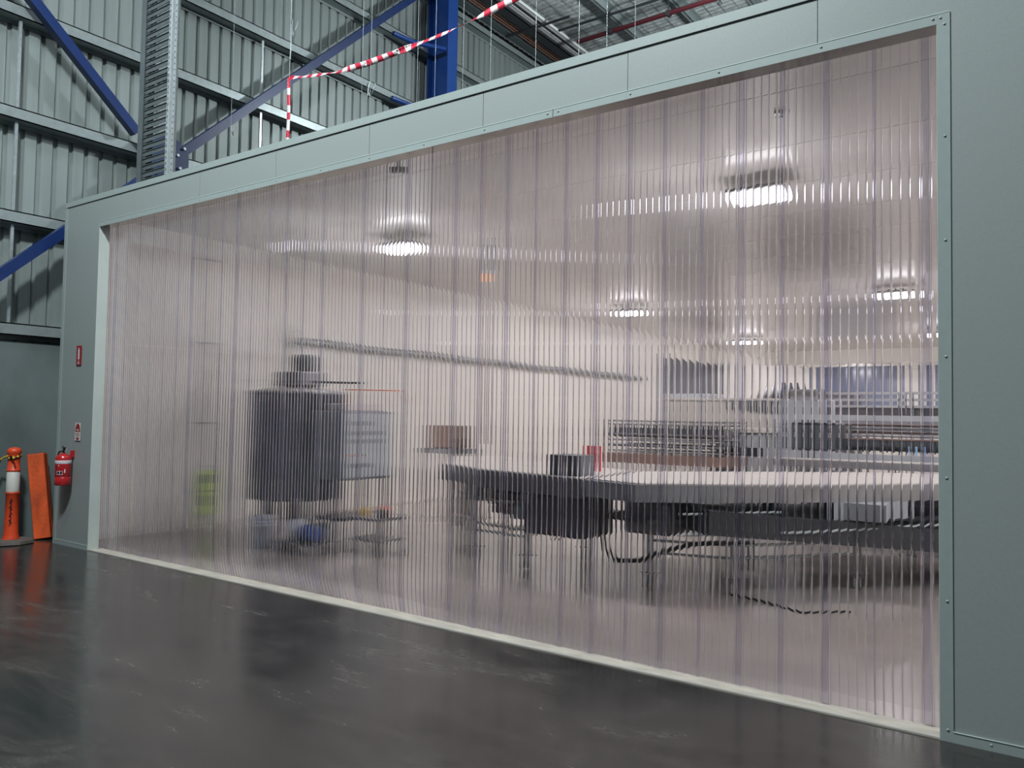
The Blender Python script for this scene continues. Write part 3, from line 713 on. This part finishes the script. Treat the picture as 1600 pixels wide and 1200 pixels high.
# pump on the floor
root = thing('pump', 'blue and silver transfer pump low between the tank and the cabinet', 'pump', (-7.42, 1.50, 0))
MB().box(-7.75, -7.05, 1.38, 1.62, 0.10, 0.13).box(-7.72, -7.68, 1.40, 1.60, 0, 0.10).box(-7.12, -7.08, 1.40, 1.60, 0, 0.10).build('base_frame', STEEL, root)
m = MB().lathe(0, 0, [(0.09, 0), (0.10, 0.01), (0.10, 0.24), (0.07, 0.26)], 18); m.v = [(-7.38+z, 1.5+x, 0.235+y) for x, y, z in m.v]; m.build('motor', MOTOR, root)
m = MB().lathe(0, 0, [(0.12, 0), (0.13, 0.02), (0.13, 0.10), (0.05, 0.14)], 20); m.v = [(-7.55+z, 1.5+x, 0.26+y) for x, y, z in m.v]; m.build('volute', BUCKET, root)
MB().tube([(-7.5, 1.5, 0.37), (-7.5, 1.5, 0.62)], 0.03, 10).build('riser_pipe', STEEL, root)
# small stainless trolley with clutter
root = thing('low_trolley', 'low stainless trolley cluttered with fittings at the foot of the control cabinet', 'trolley', (-6.7, 2.2, 0))
MB().box(-7.0, -6.5, 1.85, 2.30, 0.40, 0.43).build('top_shelf', STEEL, root); MB().box(-7.0, -6.5, 1.85, 2.30, 0.16, 0.18).build('bottom_shelf', STEEL, root)
for x in (-6.98, -6.52):
    for y in (1.87, 2.28): MB().tube([(x, y, 0.06), (x, y, 0.46)], 0.014, 8).lathe(x, y, [(0.02, 0), (0.03, 0.02), (0.03, 0.05), (0.01, 0.06)], 10).build('leg', STEEL, root)
for k, (x, y, c_, nm) in enumerate(((-6.9, 2.0, TAPEY, 'yellow'), (-6.75, 2.2, PINK, 'red'), (-6.58, 2.0, BLACK, 'black'))):
    tag(MB().lathe(x, y, [(0.05, 0.43), (0.055, 0.44), (0.05, 0.52), (0.02, 0.54)], 14).build('fitting', c_, loc=(x, y, 0.43)), nm+' pipe fitting lying on the low trolley', 'fitting')
# bucket
bx_, by_ = -8.02, 1.42
root = thing('plastic_bucket', 'pale plastic bucket with ribbed rim standing in front of the tank legs', 'bucket', (bx_, by_, 0))
MB().lathe(bx_, by_, [(0.115, 0), (0.118, 0.01), (0.135, 0.27), (0.145, 0.275), (0.145, 0.285), (0.137, 0.29), (0.138, 0.31), (0.148, 0.315), (0.148, 0.325), (0.14, 0.33), (0.14, 0.35), (0.15, 0.355), (0.15, 0.37), (0.142, 0.375)], 28).build('body', BUCKET, root)
MB().lathe(bx_, by_, [(0.15, 0.37), (0.152, 0.385), (0.12, 0.388), (0.0, 0.385)], 28).build('lid', BUCKET, root)
MB().tube([(bx_+0.15*math.cos(a), by_-0.02-0.06*math.sin(a), 0.30-0.08*math.sin(a)) for a in [k*PI/8 for k in range(9)]], 0.003, 5).build('handle', GALV, root)
# lime sign
root = thing('folding_floor_sign', 'lime yellow folded safety sign standing against the cream left wall', 'sign', (-10.02, 2.0, 0))
m = MB().prism([(-10.06, 1.87), (-10.035, 1.87), (-10.035, 2.12), (-10.06, 2.12)], 0.18, 0.80); m.build('board', LIME, root)
MB().box(-10.034, -10.03, 1.93, 2.06, 0.62, 0.74).box(-10.034, -10.03, 1.90, 2.09, 0.50, 0.515).box(-10.034, -10.03, 1.95, 2.04, 0.30, 0.44).build('dark_marking', BLACK, root)
MB().box(-10.058, -10.037, 1.88, 1.90, 0, 0.18).box(-10.058, -10.037, 2.09, 2.11, 0, 0.18).build('leg', LIME, root)
MB().tube([(-10.045, 1.95, 0.80), (-10.045, 1.96, 0.86), (-10.045, 2.03, 0.86), (-10.045, 2.04, 0.80)], 0.01, 6).build('handle', BLACK, root)

# ------------------------------------------------------------------ services on the left wall
WLX = XO+0.09
root = thing('wall_pipe_run', 'long ribbed silver pipe lagging running along the cream left wall', 'pipe', (WLX+0.12, 3.4, 2.77))
pts = [(WLX+0.12, 3.4+0.12*k, 2.77+0.012*math.sin(k*0.3)+(0.0 if k < 75 else 0.0)) for k in range(104)]
MB().tube(pts, 0.05, 10, rf=lambda i: 0.056 if i % 2 else 0.045).build('pipe', STEEL, root)
for k in range(9):
    y = 3.5+1.45*k; MB().box(WLX, WLX+0.13, y-0.02, y+0.02, 2.69, 2.71).box(WLX, WLX+0.01, y-0.02, y+0.02, 2.69, 2.92).build('bracket', GALV, root)
MB().tube([(WLX+0.12, 3.4, 2.77), (WLX+0.12, 3.38, 2.9), (WLX+0.12, 3.38, 3.02)], 0.022, 8).lathe(WLX+0.12, 3.38, [(0.05, 2.90), (0.05, 2.93)], 10).build('valve', STEEL, root)
MB().tube([(WLX+0.12, 3.42, 2.75), (WLX+0.16, 3.3, 2.3), (WLX+0.3, 3.1, 1.9), (WLX+0.6, 2.9, 1.95)], 0.02, 8).build('drop_hose', MSTEEL, root)
root = thing('wall_conduit', 'pale vertical conduit clipped to the cream wall near the doorway', 'conduit', (WLX+0.02, 1.92, 0.05))
MB().tube([(WLX+0.02, 1.92, 0.9), (WLX+0.02, 1.92, 4.09)], 0.014, 8).build('tube', mat('pale_orange_conduit', (0.62, 0.52, 0.42), 0.5), root)
for z in (1.47, 2.61, 3.80): MB().box(WLX, WLX+0.03, 1.80, 2.06, z-0.012, z+0.012).build('saddle', MSTEEL, root)
root = thing('roller_door', 'closed grey slatted door at the far end of the cream left wall', 'door', (WLX+0.03, 20, 0))
m = MB().box(WLX, WLX+0.03, 17.4, 21.8, 0, 3.5)
for k in range(22): m.box(WLX+0.03, WLX+0.055, 17.5+0.2*k, 17.6+0.2*k, 0, 3.5)
m.build('curtain', MSTEEL, root)
MB().box(WLX, WLX+0.12, 17.3, 17.45, 0, 3.6).box(WLX, WLX+0.12, 21.8, 21.95, 0, 3.6).build('guide_rail', STEEL, root)
# drop conduit with amber beacon
px_, py_ = -6.55, 3.95
root = thing('service_drop', 'vertical steel service drop with an amber beacon from ceiling to left conveyor', 'conduit', (px_, py_, 1.25))
MB().box(px_-0.02, px_+0.02, py_-0.02, py_+0.02, 1.25, 4.10).build('pole', STEEL, root)
MB().tube([(px_-0.07, py_, 3.5), (px_-0.075, py_+0.02, 3.0), (px_-0.065, py_, 2.4), (px_-0.07, py_, 1.3)], 0.008, 6).build('cable', mat('brown_cable', (0.35, 0.12, 0.07), 0.5), root)
MB().lathe(px_-0.075, py_, [(0.03, 3.50), (0.035, 3.52), (0.03, 3.60), (0.0, 3.62)], 12).build('beacon', AMBER, root)
MB().box(px_-0.03, px_+0.03, py_-0.03, py_+0.03, 3.65, 4.0).build('junction_box', MSTEEL, root)
# small ceiling devices
root = thing('security_camera', 'small grey bullet camera under the ceiling just behind the header', 'camera', (-5.3, 0.80, 4.1))
MB().tube([(-5.3, 0.8, 4.10), (-5.3, 0.8, 4.03)], 0.02, 8).build('bracket', GALV, root)
MB().tube([(-5.36, 0.74, 4.0), (-5.25, 0.85, 4.01)], 0.032, 12).build('body', STEEL, root)
root = thing('ceiling_sprinkler', 'small pale sprinkler head on the ceiling above the right hand lights', 'sprinkler', (-1.87, 1.55, 4.1))
MB().lathe(-1.87, 1.55, [(0.01, 4.05), (0.03, 4.055), (0.012, 4.065), (0.012, 4.085), (0.045, 4.09), (0.045, 4.10)], 12).build('head', STEEL, root)

# ------------------------------------------------------------------ conveyors
def castor(par, x, y, s=1.0, c=TYRE):
    m = MB().lathe(0, 0, [(0.03, -0.02), (0.058, -0.02), (0.062, -0.01), (0.062, 0.01), (0.058, 0.02), (0.03, 0.02)], 18)
    m.v = [(x+z_, y+a, 0.062+b) for a, b, z_ in m.v]
    k = MB().box(x-0.065, x+0.065, y-0.055, y+0.055, 0.145, 0.160).box(x-0.035, x-0.028, y-0.02, y+0.02, 0.05, 0.15).box(x+0.028, x+0.035, y-0.02, y+0.02, 0.05, 0.15).build('castor', STEEL, par)
    m.build('wheel', c, k)
def leg(par, x, y, zt, w_=0.03):
    MB().box(x-w_, x+w_, y-w_, y+w_, 0.16, zt).build('leg', mat('satin_leg_steel', (0.50, 0.50, 0.52), 0.4, metal=0.3), par)
    castor(par, x, y)
def quad_table(nm, lab, poly, zt, th, legs, belt=BELT, side=STEEL, under=None):
    cxp = sum(p[0] for p in poly)/len(poly); cyp = sum(p[1] for p in poly)/len(poly)
    root = thing(nm, lab, 'conveyor', (cxp, cyp, 0))
    inner = [(cxp+(x-cxp)*0.97, cyp+(y-cyp)*0.97) for x, y in poly]
    MB().prism(poly, zt-th, zt-0.012).build('side_frame', side, root)
    MB().prism(inner, zt-0.012, zt).build('belt', belt, root)
    for x, y in legs: leg(root, x, y, zt-th)
    return root
A = quad_table('belt_conveyor', 'wide left conveyor table with a white belt on castor legs', [(-6.35, 2.80), (-5.35, 2.27), (-3.92, 2.01), (-4.05, 3.4), (-6.9, 4.75), (-7.35, 4.2)], 1.05, 0.20,
               [(-5.60, 2.50), (-4.83, 2.40), (-7.05, 4.15), (-6.3, 4.1), (-4.6, 3.3)], side=MSTEEL)
# lower deck and drive gear under conveyor A
m = MB().prism([(-5.4, 2.55), (-4.0, 2.30), (-4.1, 3.2), (-6.2, 4.1)], 0.55, 0.62); m.build('lower_deck', MSTEEL, A)
MB().box(-5.3, -4.74, 2.50, 2.95, 0.62, 0.80, bev=0.02).build('drive_housing', MSTEEL, A)
MB().box(-4.72, -3.98, 2.20, 2.80, 0.42, 0.84, bev=0.02).build('motor_cover', mat('dark_violet_grey_housing', (0.035, 0.036, 0.055), 0.4), A)
m = MB().lathe(0, 0, [(0.08, 0), (0.09, 0.01), (0.09, 0.3), (0.06, 0.32)], 16); m.v = [(-4.95+z, 2.36+x, 0.62+y) for x, y, z in m.v]; m.build('gear_motor', mat('teal_grey_motor', (0.12, 0.17, 0.20), 0.4), A)
for k in range(5):
    xa = -5.9+0.35*k
    MB().tube([(xa, 2.75-0.12*k, 0.72), (xa+0.02, 2.72-0.12*k, 0.48), (xa+0.15, 2.7-0.12*k, 0.38), (xa+0.3, 2.68-0.12*k, 0.46), (xa+0.34, 2.66-0.1*k, 0.70)], 0.009, 6).build('air_hose', BLACK, A)
MB().tube([(-6.2, 2.9, 0.70), (-5.4, 2.45, 0.70), (-4.1, 2.25, 0.70)], 0.016, 8).tube([(-6.2, 2.9, 0.42), (-5.4, 2.45, 0.42), (-4.1, 2.25, 0.42)], 0.014, 8).build('cross_rail', STEEL, A)
B = quad_table('belt_conveyor', 'deep right conveyor table with white top angled away behind the right pier', [(-3.88, 1.98), (-3.25, 1.82), (-2.62, 2.35), (-1.86, 3.15), (-1.10, 4.15), (0.3, 5.9), (-0.6, 6.1), (-1.9, 5.5), (-3.2, 4.2), (-4.0, 3.35)], 1.05, 0.17,
               [(-3.38, 2.40), (-2.62, 2.62), (-2.9, 3.9), (-1.75, 3.7), (-1.5, 5.2), (-0.9, 4.9)], side=STEEL)
# dark return incline below conveyor B
v = []
for (x, y, zt) in ((-2.75, 2.75, 0.86), (-0.5, 5.2, 0.70)):
    pass
MB().prism([(-3.75, 2.2), (-3.25, 2.05), (-1.95, 3.4), (-0.4, 5.3), (-1.6, 5.4), (-3.3, 3.9), (-3.8, 3.2)], 0.66, 0.70).build('bounce_block_pan', DARK, B)  # dark sheet added to block bounced light and deepen the shade below
m = MB().obox((-2.95, 2.35, 0.72), (-0.7, 4.95, 0.42), 0.75, 0.22); m.build('return_belt_housing', DARK, B)
MB().tube([(-2.9, 2.0, 0.60), (-2.0, 2.85, 0.62), (-1.0, 4.1, 0.66)], 0.014, 8).build('cross_rail', GALV, B)
MB().tube([(-2.9, 2.05, 0.78), (-2.2, 2.72, 0.80)], 0.012, 8).build('cross_rail', GALV, B)
MB().box(-1.78, -1.42, 3.22, 3.58, 0.72, 0.88).build('access_plate', CABG, B)
m = MB().obox((-1.86, 3.12, 0.80), (-1.30, 3.85, 0.80), 0.012, 0.17); m.build('hanging_panel', CABG, B)
MB().box(-3.55, -3.05, 2.15, 2.65, 0.55, 0.86, bev=0.02).build('drive_housing', MSTEEL, B)
MB().tube([(-3.9, 2.2, 0.72), (-3.75, 2.2, 0.36), (-3.6, 2.15, 0.27), (-3.35, 2.15, 0.30), (-3.1, 2.1, 0.42), (-2.8, 2.1, 0.52), (-2.3, 2.2, 0.58)], 0.022, 8).build('sagging_cable', BLACK, B)
MB().tube([(-2.65, 2.6, 0.01), (-2.3, 2.5, 0.01), (-1.9, 2.3, 0.01), (-1.6, 2.6, 0.01)], 0.01, 6).build('floor_cable', BLACK, B)
for k in range(4):
    xa = -6.0+0.45*k; ya = 3.05-0.17*k
    MB().box(xa-0.10, xa+0.10, ya-0.05, ya+0.12, 0.60, 0.80, bev=0.01).build('bearing_block', MSTEEL, A)
for xa, ya in ((-2.35, 2.85), (-1.95, 3.35), (-1.55, 3.9)):
    MB().box(xa-0.07, xa+0.07, ya-0.07, ya+0.07, 0.70, 0.88, bev=0.01).build('bearing_block', DARK, B)
for zz in (0.34, 0.46):
    MB().tube([(-3.38, 2.40, zz), (-2.62, 2.62, zz)], 0.013, 8).tube([(-2.62, 2.62, zz), (-1.75, 3.7, zz)], 0.013, 8).build('cross_rail', GALV, B)
MB().tube([(-5.60, 2.50, 0.34), (-4.83, 2.40, 0.34)], 0.013, 8).build('cross_rail', GALV, A)
# box and items on the tables
tag(MB().box(-4.38, -4.02, 2.12, 2.45, 1.05, 1.26, bev=0.006).build('steel_box', MOTORG, loc=(-4.2, 2.28, 1.05)), 'dark square box sitting on the front edge of the left conveyor', 'box')
tag(MB().box(-4.42, -4.25, 2.95, 2.98, 1.05, 1.33, bev=0.004).build('red_board', PINK, loc=(-4.33, 2.96, 1.05)), 'small bright red board standing behind the dark box', 'board')
root = thing('case_erector', 'small cabinet with reddish brown sides at the far end of the left conveyor', 'machine', (-7.85, 4.7, 0))
MB().box(-8.1, -7.62, 4.5, 4.9, 1.14, 1.48, bev=0.01).build('head', BROWN, root)
MB().box(-8.2, -7.52, 4.4, 5.0, 1.06, 1.13).build('deck', STEEL, root)
for x in (-8.16, -7.56):
    for y in (4.45, 4.95): MB().box(x-0.02, x+0.02, y-0.02, y+0.02, 0, 1.06).build('leg', STEEL, root)
MB().box(-7.50, -7.44, 4.5, 4.56, 0.0, 1.30).build('guide_post', BLACK, root)
# middle rail machine
root = thing('rail_conveyor', 'open stainless conveyor frame with stacked guide rails in the middle distance', 'conveyor', (-4.8, 6.0, 0))
for zz, r_ in ((1.60, 0.012), (1.55, 0.012), (1.40, 0.02), (1.32, 0.015), (1.24, 0.02), (1.16, 0.012)):
    MB().tube([(-5.7, 5.9, zz), (-3.9, 5.9, zz)], r_, 8).tube([(-5.7, 6.5, zz), (-3.9, 6.5, zz)], r_, 8).build('guide_rail', STEEL if r_ < 0.02 else MSTEEL, root)
for x in (-5.7, -5.2, -4.7, -4.3, -3.9):
    MB().box(x-0.02, x+0.02, 5.88, 5.92, 0, 1.62).box(x-0.02, x+0.02, 6.48, 6.52, 0, 1.62).build('post', STEEL, root)
MB().box(-5.65, -3.95, 5.95, 6.45, 1.36, 1.50, bev=0.01).build('roller_bed', MSTEEL, root)
MB().box(-5.75, -3.85, 5.85, 6.55, 0.98, 1.12).build('bed', BROWN, root)
for k in range(10): MB().box(-5.6+0.17*k, -5.53+0.17*k, 5.93, 5.96, 1.42, 1.56).build('clamp', DARK, root)
# cream cabinets further back
root = thing('cream_enclosure', 'cream coloured tall machine enclosure with dark hooks along its top edge', 'machine', (-5.2, 9, 0))
MB().box(-6.15, -4.2, 9.0, 10.2, 0.2, 1.98, bev=0.01).build('body', CREAM, root)
MB().box(-6.2, -4.15, 8.96, 10.24, 1.98, 2.02).build('top_edge', BELT, root)
for k in range(4): MB().box(-4.9+0.2*k, -4.82+0.2*k, 8.93, 8.99, 1.82-0.02*k, 1.96).build('hook', MOTORG, root)
for x in (-6.1, -4.25):
    for y in (9.05, 10.15): MB().box(x-0.03, x+0.03, y-0.03, y+0.03, 0, 0.2).build('foot', STEEL, root)
root = thing('white_topped_box', 'grey box cabinet with a white lid in front of the cream enclosure', 'cabinet', (-4.1, 7.0, 0))
MB().box(-4.35, -3.64, 6.7, 7.5, 0.0, 1.46, bev=0.01).build('body', CABG, root); MB().box(-4.4, -3.61, 6.65, 7.55, 1.46, 1.52).build('lid', BELT, root)
MB().box(-4.3, -3.68, 6.685, 6.70, 1.12, 1.24).build('dark_slot', DARK, root)
# large machine on the right
root = thing('packing_machine', 'large packing machine frame with long pale beams and dark rollers at right', 'machine', (-1.5, 7.4, 0))
MB().box(-3.58, 3.0, 6.98, 7.06, 1.66, 1.735).build('top_beam', CABG, root)
MB().box(-3.40, 3.0, 7.0, 7.08, 1.10, 1.20).build('lower_beam', CABG, root)
MB().box(-3.58, -3.48, 6.98, 7.06, 0.0, 1.66).build('post', CABG, root)
MB().box(-3.58, -3.48, 8.3, 8.38, 0.0, 1.66).build('post', CABG, root)
MB().box(-3.58, 3.0, 8.3, 8.38, 1.66, 1.735).build('top_beam', CABG, root)
MB().box(-3.1, -3.06, 6.96, 7.0, 0.0, 1.66).build('post', BLACK, root)
for zz, mt in ((1.60, BROWN), (1.55, STEEL), (1.50, BROWN), (1.45, STEEL), (1.40, BROWN)):
    m = MB().tube([(-2.6, 7.3, zz), (3.0, 7.3, zz)], 0.016, 8); m.build('roller', mt, root)
MB().box(-3.0, 3.0, 7.9, 8.1, 1.22, 1.40).build('rear_panel', MOTORG, root)
for k in range(12):
    MB().box(-2.7+0.27*k, -2.64+0.27*k, 7.35, 7.5, 1.22, 1.40).build('gripper', DARK, root)
MB().box(-3.35, -2.75, 7.1, 8.0, 1.22, 1.62, bev=0.02).build('drive_box', MOTORG, root)
MB().box(-1.75, -1.66, 7.12, 7.18, 1.20, 1.32).build('blue_canister', SKYB, root)
MB().box(-3.2, 3.0, 7.2, 7.9, 0.0, 0.9).build('base_cabinet', MSTEEL, root)
root = thing('infeed_conveyor', 'pale narrow infeed conveyor between the packing machine and the angled table', 'conveyor', (-1.5, 6.4, 0))
MB().obox((-3.35, 6.55, 1.10), (0.9, 6.35, 1.13), 0.30, 0.05).build('belt', BELT, root)
MB().obox((-3.35, 6.38, 1.07), (0.9, 6.18, 1.10), 0.03, 0.09).obox((-3.35, 6.72, 1.07), (0.9, 6.52, 1.10), 0.03, 0.09).build('side_frame', STEEL, root)
for x in (-3.2, -1.9, 0.6): MB().box(x-0.025, x+0.025, 6.42, 6.48, 0, 1.08).build('leg', STEEL, root)
# upper rail carriage on top of the packing machine
root = thing('gantry_hopper', 'round topped grey hopper behind the packing machine', 'hopper', (-3.9, 9.3, 0))
MB().box(-4.05, -3.3, 8.8, 9.5, 0, 2.0, bev=0.03).build('body', CABG, root)
m = MB().lathe(0, 0, [(0.2, 0), (0.2, 0.5)], 20); m.v = [(-3.95+z, 9.1+x, 2.0+y*0.9) for x, y, z in m.v]; m.build('cover', STEEL, root)
root = thing('overhead_shelf', 'long low grey overhead rack with rails in front of the blue windows', 'rack', (-0.5, 12, 0))
for zz in (1.92, 2.05, 2.18): MB().box(-4.2, 4, 12.0, 12.08, zz, zz+0.05).build('rail', STEEL, root)
for x in (-4.1, -2.6, -1.1, 0.4, 2.0, 3.6): MB().box(x-0.04, x+0.04, 12.0, 12.08, 0, 2.2).build('post', MSTEEL, root)
MB().box(-4.2, 4, 12.1, 12.9, 1.4, 1.95).build('duct', MSTEEL, root)
for k, (x, y, hh, lab, mt) in enumerate(((-8.2, 15.2, 2.3, 'grey upright cabinet far back beside the left wall', CABG), (-6.6, 18, 2.6, 'dull steel silo far back in the middle of the room', MSTEEL), (-5.0, 17, 2.4, 'tall dark grey machine housing far back right of the silo', MSTEEL))):
    root = thing('storage_silo' if k == 1 else 'machine_housing', lab, 'machine', (x, y, 0))
    if k == 1: MB().lathe(x, y, [(0.7, 0.3), (0.75, 0.32), (0.75, 2.3), (0.3, 2.6), (0.2, 2.7)], 28).build('body', mt, root); MB().box(x-.5, x+.5, y-.5, y+.5, 0, 0.3).build('plinth', mt, root)
    else:
        MB().box(x-0.55, x+0.55, y-0.5, y+0.5, 0.1, hh, bev=0.03).build('body', mt, root); MB().box(x-0.5, x+0.5, y-0.52, y-0.5, 0.3, hh-0.15, bev=0.004).build('door', mt, root)
        MB().box(x-0.5, x+0.5, y-0.45, y+0.45, 0, 0.1).build('plinth', DARK, root)
